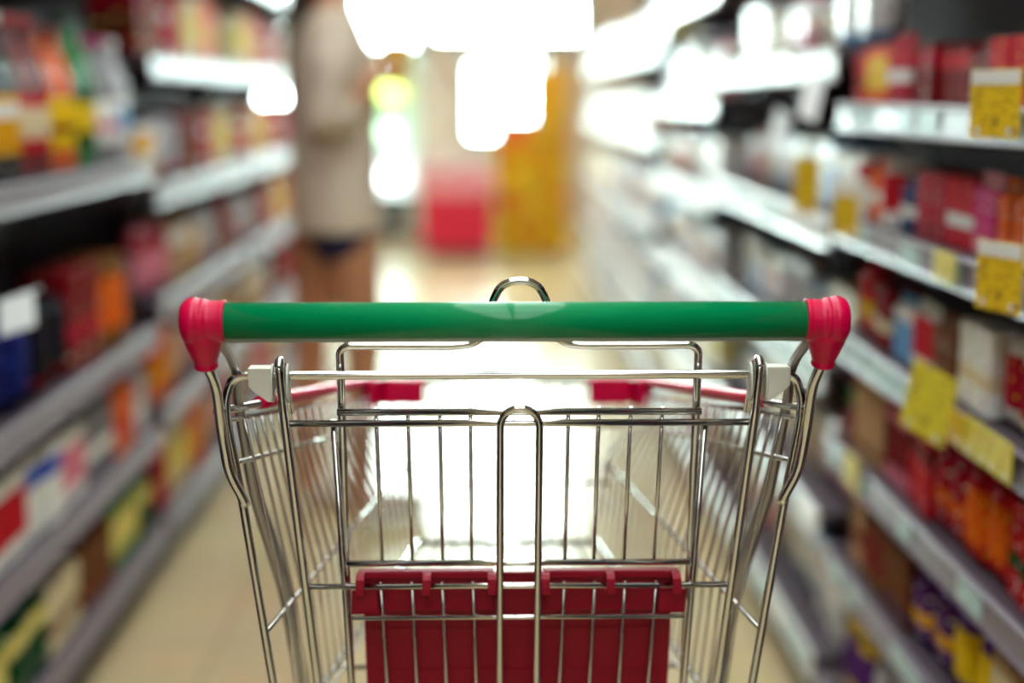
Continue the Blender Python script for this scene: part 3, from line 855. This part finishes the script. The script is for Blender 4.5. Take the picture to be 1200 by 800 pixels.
# ---- yellow price cards standing out from the rails
def price_card(y, z, w, h, lean, label, white_top=False, mat=None, x=None, side=1, yaw=0.0):
    x = (XR - 0.009) if x is None else x
    t = thing('promo_price_card', label, 'price card', (x, y, z), yaw, 'promotional price cards on the sweets rack')
    bm = bmesh.new()
    add_box(bm, -0.0012, 0.0012, -w / 2, w / 2, 0, h)
    obj('card', bm, mat or M_yellow, t, bevel=0.0004)
    if white_top:
        obj('header', box_bm(-0.0018, -0.00125, -w / 2 + 0.001, w / 2 - 0.001, h * 0.78, h - 0.001), M_whitecard, t)
    for s in (-1, 1):
        bm = bmesh.new()
        add_box(bm, -0.0021, 0.0045, s * w * 0.32 - 0.003, s * w * 0.32 + 0.003, 0.004, 0.012)
        obj('clip', bm, M_railwhite, t)
    t.rotation_euler = (lean, 0, yaw)
    return t
XO = XR - 0.028
price_card(1.645, 1.150, 0.085, 0.078, 0.0, 'large yellow price card with white header on the top shelf rail beside the cart', True, x=XO, yaw=0.35)
price_card(1.600, 0.955, 0.080, 0.080, 0.0, 'large yellow price card with white header on the second-highest shelf rail', True, x=XO, yaw=0.3)
price_card(1.855, 0.955, 0.085, 0.040, 0.0, 'small flat lemon yellow price card on the second-highest shelf rail', False, M_yellow2)
price_card(2.310, 0.972, 0.075, 0.085, 0.0, 'yellow and white price card by the bay joint, second-highest rail', True, x=XO, yaw=0.3)
price_card(1.835, 0.752, 0.080, 0.095, 0.24, 'biggest yellow price card, tilted, hanging off the third-highest shelf rail', False, M_yellow2, x=XR - 0.035, yaw=0.5)
price_card(1.785, 0.7545, 0.085, 0.045, 0.0, 'orange-yellow price card next to the big tilted card, third-highest rail')
price_card(1.697, 0.7545, 0.080, 0.048, 0.0, 'lemon price card second past the big tilted card, third-highest rail', False, M_yellow2)
price_card(1.615, 0.7545, 0.075, 0.048, 0.0, 'lemon price card third past the big tilted card, third-highest rail', False, M_yellow2)
price_card(2.280, 0.5560, 0.090, 0.055, 0.0, 'blurred yellow price card on the fourth-highest rail behind the handle end', False, M_yellow2)
price_card(2.600, 0.9850, 0.080, 0.100, 0.0, 'yellow price card on the white-edged rack just past the bay joint', x=XO, yaw=0.35)

# clear-edged sign holders that stick out into the aisle
def aisle_sign(x, y, z, w, h, tilt, label):
    t = thing('aisle_sign', label, 'sign', (x, y, z), 0, 'white shelf signs sticking out of the racks')
    pn = obj('panel', box_bm(-w, 0.0, -0.0012, 0.0012, 0, h), plain('sign_white', srgb(240, 244, 242), rough=0.25), t, bevel=0.0004)
    bm = bmesh.new()
    add_tube(bm, [(-w, 0, h + 0.001), (0.012, 0, h + 0.001)], 0.002, 8)
    obj('holder', bm, M_railwhite, t)
    t.rotation_euler = (-0.75, tilt, 0)
    return t
aisle_sign(XR - 0.034, 2.52, 1.150, 0.034, 0.110, 0.40, 'slanted white shelf sign at the joint of first and second sweets racks')
aisle_sign(XR - 0.012, 2.90, 1.070, 0.036, 0.125, 0.40, 'slanted white shelf sign on the second sweets-side rack')
aisle_sign(XL + 0.075, 2.26, 0.835, 0.06, 0.07, -0.3, 'small white shelf sign sticking out of the first bottle-side rack')

# ------------------------------------------------------------------ the far end: displays, cooler, shrub outside
DY = 10.8
t = thing('dump_bin', 'red promotional bin of pink packets at the end of the aisle', 'display bin', (-0.235, DY, 0))
bm = bmesh.new()
w, d, h = 0.25, 0.25, 0.62
for s in (-1, 1):
    add_box(bm, s * w - 0.012, s * w + 0.012, -d, d, 0.06, h)
    add_box(bm, -w + 0.012, w - 0.012, s * d - 0.012, s * d + 0.012, 0.06, h)
add_box(bm, -w + 0.012, w - 0.012, -d + 0.012, d - 0.012, 0.40, 0.44)
obj('bin_body', bm, plain('red_card', srgb(215, 20, 60), 0.5), t, bevel=0.004)
obj('header_band', box_bm(-w - 0.018, w + 0.018, -d - 0.018, -d - 0.0125, h - 0.16, h + 0.02), plain('pink_card', srgb(236, 150, 160), 0.5), t)
obj('plinth', box_bm(-w + 0.02, w - 0.02, -d + 0.02, d - 0.02, 0.0, 0.06), M_rack, t)
k = 0
for iz in range(2):
    for iy in range(2):
        for ix in range(4):
            place('carton', [('pink', 'white', 'red'), ('white', 'pink', 'crimson')][k % 2], 0.10, 0.16, 0.135, k % 3, -0.235 - 0.165 + ix * 0.11 - 0.00, DY - 0.20 + iy * 0.2, 0.4412 + iz * 0.1375, PI / 2,
                  f"{['pink and white', 'white and pink'][k % 2]} carton in the red bin, {ORD[ix]} along, {['front', 'back'][iy]} row, {['lower', 'upper'][iz]} layer", 'cartons in the red bin')
            k += 1

def card_stand(x, y, w, d, h, col, hcol, label, shelves, goods, gtag):
    t = thing('display_stand', label, 'display stand', (x, y, 0))
    cm = plain('card_' + col.replace(' ', '_'), RGB[col], 0.5)
    bm = bmesh.new()
    for s in (-1, 1):
        add_box(bm, s * w / 2 - 0.01, s * w / 2 + 0.01, -d / 2, d / 2, 0, h)
    add_box(bm, -w / 2 + 0.01, w / 2 - 0.01, d / 2 - 0.012, d / 2, 0, h)
    obj('stand_body', bm, cm, t)
    for z in shelves:
        bm = bmesh.new()
        add_box(bm, -w / 2 + 0.0105, w / 2 - 0.0105, -d / 2, d / 2 - 0.0125, z - 0.012, z)
        add_box(bm, -w / 2 + 0.0105, w / 2 - 0.0105, -d / 2 - 0.006, -d / 2 - 0.0005, z - 0.04, z + 0.02)
        obj('shelf', bm, cm, t)
    obj('header', box_bm(-w / 2, w / 2, -d / 2 - 0.004, -d / 2 - 0.0006, h - 0.17, h + 0.02), plain('cardh_' + hcol.replace(' ', '_'), RGB[hcol], 0.5), t)
    for q, z in enumerate(shelves):
        n = max(1, int((w - 0.04) / 0.105))
        for i in range(n):
            cs = goods[(q + i) % len(goods)]
            place('carton', cs, 0.095, 0.14, 0.14, (q + i) % 4, x - (n - 1) * 0.0525 + i * 0.105, y - d / 2 + 0.005, z + 0.0006, PI / 2,
                  f"{cs[0]} and {cs[1]} carton, {ORD[i]} along, {ORD[q]} shelf up of the {gtag}", f'cartons on the {gtag}')
card_stand(0.190, DY, 0.26, 0.3, 1.0, 'yellow', 'orange', 'yellow cardboard display with orange header between red bin and gold stand', (0.1, 0.32, 0.54), [('yellow', 'gold', 'red'), ('red', 'orange', 'yellow'), ('orange', 'yellow', 'white')], 'yellow display')
card_stand(0.467, DY + 0.02, 0.25, 0.3, 1.38, 'gold', 'gold', 'tall golden cardboard display stand at the end of the aisle', (0.1, 0.34, 0.58, 0.82, 1.04), [('gold', 'orange', 'brown'), ('yellow', 'gold', 'white')], 'tall gold stand')

t = thing('drinks_cooler', 'slim lit drinks cooler with glass front beside the far glass door', 'cooler', (-0.83, 12.2, 0))
bm = bmesh.new()
cw, cd, chh = 0.21, 0.25, 1.46
for s in (-1, 1):
    add_box(bm, s * cw - 0.015, s * cw + 0.015, -cd, cd, 0.08, chh)
add_box(bm, -cw + 0.015, cw - 0.015, cd - 0.02, cd, 0.08, chh)
add_box(bm, -cw + 0.015, cw - 0.015, -cd, cd - 0.02, chh - 0.04, chh)
add_box(bm, -cw + 0.015, cw - 0.015, -cd, cd - 0.02, 0.08, 0.12)
obj('cabinet', bm, M_railwhite, t)
obj('plinth', box_bm(-cw, cw, -cd + 0.02, cd, 0, 0.08), M_rack, t)
obj('glass_door', box_bm(-cw + 0.016, cw - 0.016, -cd - 0.006, -cd - 0.001, 0.10, chh - 0.03), M_pane, t)
for z, c, e in ((1.24, (0.80, 1.0, 0.22, 1), 2.6), (0.90, (0.62, 1.0, 0.66, 1), 2.6), (0.52, (1, 1, 1, 1), 5)):
    sh = obj('shelf', box_bm(-cw + 0.016, cw - 0.016, -cd + 0.02, cd - 0.021, z - 0.16, z - 0.15), M_railwhite, t)
    bm = bmesh.new()
    add_lathe(bm, [(0.03, -0.06), (0.075, -0.05), (0.085, 0.0), (0.075, 0.05), (0.03, 0.06)], 20, Matrix.Translation((0.0, 0.0, z - 0.02)))
    obj('lamp', bm, emit(f'cooler_lamp_{int(z*100)}', c, e), t)

t = thing('potted_shrub', 'leafy green potted shrub outside the glass door', 'shrub', (-1.0, 14.2, -0.02))
bm = bmesh.new()
add_lathe(bm, [(0.16, 0), (0.17, 0.01), (0.22, 0.36), (0.24, 0.37), (0.24, 0.42), (0.20, 0.42), (0.19, 0.38)], 24)
obj('pot', bm, M_soil, t)
bm = bmesh.new()
add_tube(bm, [(0, 0, 0.38), (0.01, 0.01, 0.8), (0, 0, 1.2)], [0.03, 0.022, 0.012], 10)
obj('stem', bm, M_shoe, t)
bm = bmesh.new()
rnd = random.Random(5)
for _ in range(420):
    th, ph = rnd.uniform(0, 2 * PI), rnd.uniform(-1, 1)
    r = 0.42 * rnd.random() ** 0.33
    c = Vector((r * math.cos(th) * math.sqrt(1 - ph * ph), r * math.sin(th) * math.sqrt(1 - ph * ph), 1.15 + r * ph * 1.15))
    m = Matrix.Translation(c) @ Euler((rnd.uniform(0, 6), rnd.uniform(0, 6), rnd.uniform(0, 6))).to_matrix().to_4x4()
    vs = [bm.verts.new(m @ Vector(p)) for p in ((0, -0.06, 0), (0.025, -0.01, 0.006), (0, 0.06, 0), (-0.025, -0.01, 0.006))]
    bm.faces.new((vs[0], vs[1], vs[2])); bm.faces.new((vs[0], vs[2], vs[3]))
obj('foliage', bm, M_leaf, t)

# ------------------------------------------------------------------ the shopper in the aisle
def skin_obj(name, verts, edges, root, mat, parent, sub=2):
    """verts: {key: (x, y, z, r)} or (x, y, z, rx, ry)"""
    me = bpy.data.meshes.new(name)
    keys = list(verts)
    idx = {k: i for i, k in enumerate(keys)}
    me.from_pydata([verts[k][:3] for k in keys], [(idx[a], idx[b]) for a, b in edges], [])
    o = bpy.data.objects.new(name, me)
    COL.objects.link(o)
    bm = bmesh.new(); bm.from_mesh(me)
    lay = bm.verts.layers.skin.verify()
    bm.verts.ensure_lookup_table()
    for k in keys:
        v = verts[k]
        bm.verts[idx[k]][lay].radius = (v[3], v[4] if len(v) > 4 else v[3])
        bm.verts[idx[k]][lay].use_root = (k == root)
    bm.to_mesh(me); bm.free()
    me.materials.append(mat)
    sk = o.modifiers.new('skin', 'SKIN'); sk.use_smooth_shade = True
    o.modifiers.new('sub', 'SUBSURF').levels = sub
    o.modifiers['sub'].render_levels = sub
    if parent:
        o.parent = parent
    return o
def chain(*ks): return list(zip(ks, ks[1:]))

# built facing +x; -y is the side turned to the camera
person = thing('person', 'person in loose beige top and bare legs standing by the bottle-side shelves', 'person', (-0.43, 4.0, 0), 0.25)
V = {
    'pelvis': (0, 0, 0.90, 0.105, 0.14), 'waist': (0.005, 0, 1.05, 0.095, 0.125), 'chest': (0.0, 0, 1.23, 0.105, 0.15), 'upper': (-0.01, 0, 1.36, 0.085, 0.11), 'neck': (0.0, 0, 1.44, 0.052), 'neck2': (0.012, 0, 1.49, 0.05),
    'head': (0.03, 0, 1.57, 0.082, 0.075), 'crown': (0.025, 0, 1.645, 0.070, 0.066),
}
E = chain('pelvis', 'waist', 'chest', 'upper', 'neck', 'neck2', 'head', 'crown')
for n, s in (('r', -1), ('l', 1)):
    st = 0.07 * (1 if s < 0 else -1)
    V.update({
        n + 'hip': (st * 0.3, s * 0.085, 0.86, 0.088), n + 'thigh': (st * 0.6, s * 0.09, 0.70, 0.075), n + 'knee': (st * 0.9, s * 0.09, 0.48, 0.054), n + 'calf': (st * 0.9 - 0.015, s * 0.09, 0.35, 0.054), n + 'ankle': (st - 0.02, s * 0.09, 0.09, 0.034),
        n + 'heel': (st - 0.03, s * 0.09, 0.045, 0.034), n + 'ball': (st + 0.09, s * 0.095, 0.032, 0.030), n + 'toe': (st + 0.16, s * 0.095, 0.026, 0.022),
        n + 'shoulder': (-0.01, s * 0.165, 1.375, 0.052),
    })
    E += chain('pelvis', n + 'hip', n + 'thigh', n + 'knee', n + 'calf', n + 'ankle', n + 'heel', n + 'ball', n + 'toe') + [('upper', n + 'shoulder')]
V.update({'relbow': (-0.06, -0.21, 1.12, 0.040), 'rfore': (0.0, -0.19, 1.15, 0.036), 'rwrist': (0.07, -0.155, 1.215, 0.024), 'rpalm': (0.103, -0.142, 1.245, 0.026, 0.016), 'rknuck': (0.130, -0.134, 1.268, 0.026, 0.014),
          'lelbow': (-0.03, 0.22, 1.10, 0.040), 'lfore': (0.0, 0.225, 1.0, 0.035), 'lwrist': (0.035, 0.22, 0.87, 0.024), 'lpalm': (0.045, 0.218, 0.825, 0.016, 0.028), 'lknuck': (0.052, 0.216, 0.79, 0.014, 0.030)})
E += chain('rshoulder', 'relbow', 'rfore', 'rwrist', 'rpalm', 'rknuck') + chain('lshoulder', 'lelbow', 'lfore', 'lwrist', 'lpalm', 'lknuck')
for i, (o_, ln) in enumerate(((-0.024, 0.9), (-0.008, 1.05), (0.008, 1.0), (0.023, 0.8))):
    a, b, c = f'rf{i}a', f'rf{i}b', f'rf{i}c'
    V[a] = (0.142, -0.130 + o_ * 0.4, 1.272 + o_, 0.0095)
    V[b] = (0.142 + 0.026 * ln, -0.116 + o_ * 0.4, 1.286 + o_, 0.0088)
    V[c] = (0.138 + 0.026 * ln, -0.090 + o_ * 0.4, 1.292 + o_, 0.0080)
    E += chain('rknuck', a, b, c)
    a, b, c = f'lf{i}a', f'lf{i}b', f'lf{i}c'
    V[a] = (0.054 + o_, 0.214, 0.772, 0.0095); V[b] = (0.060 + o_, 0.208, 0.772 - 0.034 * ln, 0.0088); V[c] = (0.058 + o_, 0.198, 0.772 - 0.060 * ln, 0.0080)
    E += chain('lknuck', a, b, c)
V.update({'rt0': (0.092, -0.128, 1.270, 0.011), 'rt1': (0.108, -0.104, 1.290, 0.0098), 'rt2': (0.128, -0.086, 1.300, 0.0085), 'lt0': (0.072, 0.206, 0.815, 0.011), 'lt1': (0.088, 0.198, 0.787, 0.0098), 'lt2': (0.090, 0.192, 0.760, 0.0085)})
E += chain('rpalm', 'rt0', 'rt1', 'rt2') + chain('lpalm', 'lt0', 'lt1', 'lt2')
# nose and chin
V.update({'chin': (0.078, 0, 1.510, 0.030), 'nose': (0.130, 0, 1.560, 0.013), 'rear_r': (0.02, -0.078, 1.565, 0.016), 'rear_l': (0.02, 0.078, 1.565, 0.016)})
E += [('head', 'chin'), ('head', 'nose'), ('head', 'rear_r'), ('head', 'rear_l')]
body = skin_obj('body', V, E, 'pelvis', M_skin, person)
for s in (-1, 1):
    bm = bmesh.new(); bmesh.ops.create_uvsphere(bm, u_segments=12, v_segments=8, radius=0.009, matrix=Matrix.Translation((0.094, s * 0.030, 1.583)))
    for f in bm.faces: f.smooth = True
    obj('eye', bm, plain('eye_dark', srgb(40, 30, 28), 0.2), person)
bm = bmesh.new(); bmesh.ops.create_uvsphere(bm, u_segments=14, v_segments=8, radius=1, matrix=Matrix.Translation((0.0985, 0, 1.530)) @ Matrix.Diagonal((0.008, 0.020, 0.006, 1)))
obj('mouth', bm, plain('lip_rose', srgb(150, 70, 66), 0.5), person)
def add_loft(bm, rings, sides=24):
    """rings of (x, y, z, rx, ry), each lying flat"""
    rr = [[bm.verts.new((x + rx * math.cos(2 * PI * k / sides), y + ry * math.sin(2 * PI * k / sides), z)) for k in range(sides)] for x, y, z, rx, ry in rings]
    for a, b in zip(rr, rr[1:]):
        for k in range(sides):
            bm.faces.new((a[k], a[(k + 1) % sides], b[(k + 1) % sides], b[k]))
    bm.faces.new(rr[0][::-1]); bm.faces.new(rr[-1])
def melt(o, voxel, it=6):
    m = o.modifiers.new('weld', 'REMESH'); m.mode = 'VOXEL'; m.voxel_size = voxel; m.use_smooth_shade = True
    m = o.modifiers.new('smooth', 'SMOOTH'); m.factor = 0.5; m.iterations = it
    return o
bm = bmesh.new()
add_loft(bm, [(0.005, 0, 0.825, 0.122, 0.178), (0.005, 0, 0.84, 0.127, 0.184), (0.0, 0, 0.92, 0.126, 0.180), (0.0, 0, 1.05, 0.122, 0.166), (0.0, 0, 1.22, 0.126, 0.170), (-0.005, 0, 1.32, 0.118, 0.168), (-0.01, 0, 1.385, 0.095, 0.150), (-0.006, 0, 1.425, 0.075, 0.090), (0.0, 0, 1.445, 0.066, 0.068)])
for pts in ([(-0.01, -0.10, 1.36), (-0.01, -0.165, 1.365), (-0.03, -0.200, 1.27), (-0.055, -0.213, 1.14), (-0.03, -0.205, 1.135), (0.018, -0.182, 1.168)], [(-0.01, 0.10, 1.36), (-0.01, 0.165, 1.365), (-0.02, 0.200, 1.27), (-0.03, 0.222, 1.12), (-0.018, 0.224, 1.06), (-0.004, 0.225, 1.00)]):
    add_tube(bm, pts, [0.070, 0.072, 0.066, 0.060, 0.057, 0.052], 16)
melt(obj('top', bm, M_shirt, person), 0.007)['label'] = 'loose beige top'
HV = {'a': (0.0, 0, 0.93, 0.125, 0.155), 'b': (0, 0, 0.86, 0.125, 0.155), 'r1': (0.025, -0.09, 0.78, 0.095), 'r2': (0.042, -0.09, 0.765, 0.090), 'l1': (-0.025, 0.09, 0.78, 0.095), 'l2': (-0.042, 0.09, 0.765, 0.090)}
skin_obj('shorts', HV, chain('a', 'b', 'r1', 'r2') + chain('b', 'l1', 'l2'), 'b', M_navy, person)['label'] = 'navy shorts'
bm = bmesh.new()
bmesh.ops.create_uvsphere(bm, u_segments=24, v_segments=16, radius=1, matrix=Matrix.Translation((-0.012, 0, 1.622)) @ Matrix.Rotation(-0.35, 4, 'Y') @ Matrix.Diagonal((0.104, 0.092, 0.106, 1)))
add_loft(bm, [(-0.098, 0, 1.14, 0.016, 0.040), (-0.100, 0, 1.20, 0.028, 0.062), (-0.090, 0, 1.34, 0.038, 0.078), (-0.072, 0, 1.46, 0.046, 0.086), (-0.050, 0, 1.56, 0.058, 0.090), (-0.040, 0, 1.64, 0.062, 0.080)])
melt(obj('hair', bm, M_hair, person), 0.006)
for s in (-1, 1):
    st = 0.07 * (1 if s < 0 else -1)
    skin_obj('shoe', {'h': (st - 0.035, s * 0.09, 0.046, 0.046), 'm': (st + 0.05, s * 0.094, 0.043, 0.042), 'b': (st + 0.10, s * 0.096, 0.040, 0.040), 't': (st + 0.17, s * 0.096, 0.034, 0.030)}, chain('h', 'm', 'b', 't'), 'h', plain('pale_canvas', srgb(214, 204, 190), rough=0.8, noise=0.05), person)
place('carton', ('yellow', 'gold', 'white'), 0.07, 0.035, 0.11, 1, -0.244, 3.925, 1.228, PI / 2 + 0.25, 'small yellow carton held up by the person in beige', None)

# ------------------------------------------------------------------ light outside
w = bpy.data.worlds.new('daylight'); S.world = w
w.use_nodes = True
bg = w.node_tree.nodes['Background']
bg.inputs[0].default_value = (0.90, 1.0, 0.985, 1)
bg.inputs[1].default_value = 18.0

# ------------------------------------------------------------------ camera: 50 mm lens, wide open, focused on the cart
cd = bpy.data.cameras.new('camera')
cam = bpy.data.objects.new('camera', cd)
COL.objects.link(cam)
cd.sensor_width = 36.0
cd.lens = 50.0
cd.clip_start = 0.05
cam.location = (0, 0, 1.2)
pitch = math.atan(290 / 1667.0); yaw = math.atan(28 / 1667.0)
cam.rotation_euler = (PI / 2 - pitch, 0, -yaw)
cd.dof.use_dof = True
cd.dof.focus_distance = 1.22
cd.dof.aperture_fstop = 1.6
cd.dof.aperture_blades = 0
S.camera = cam
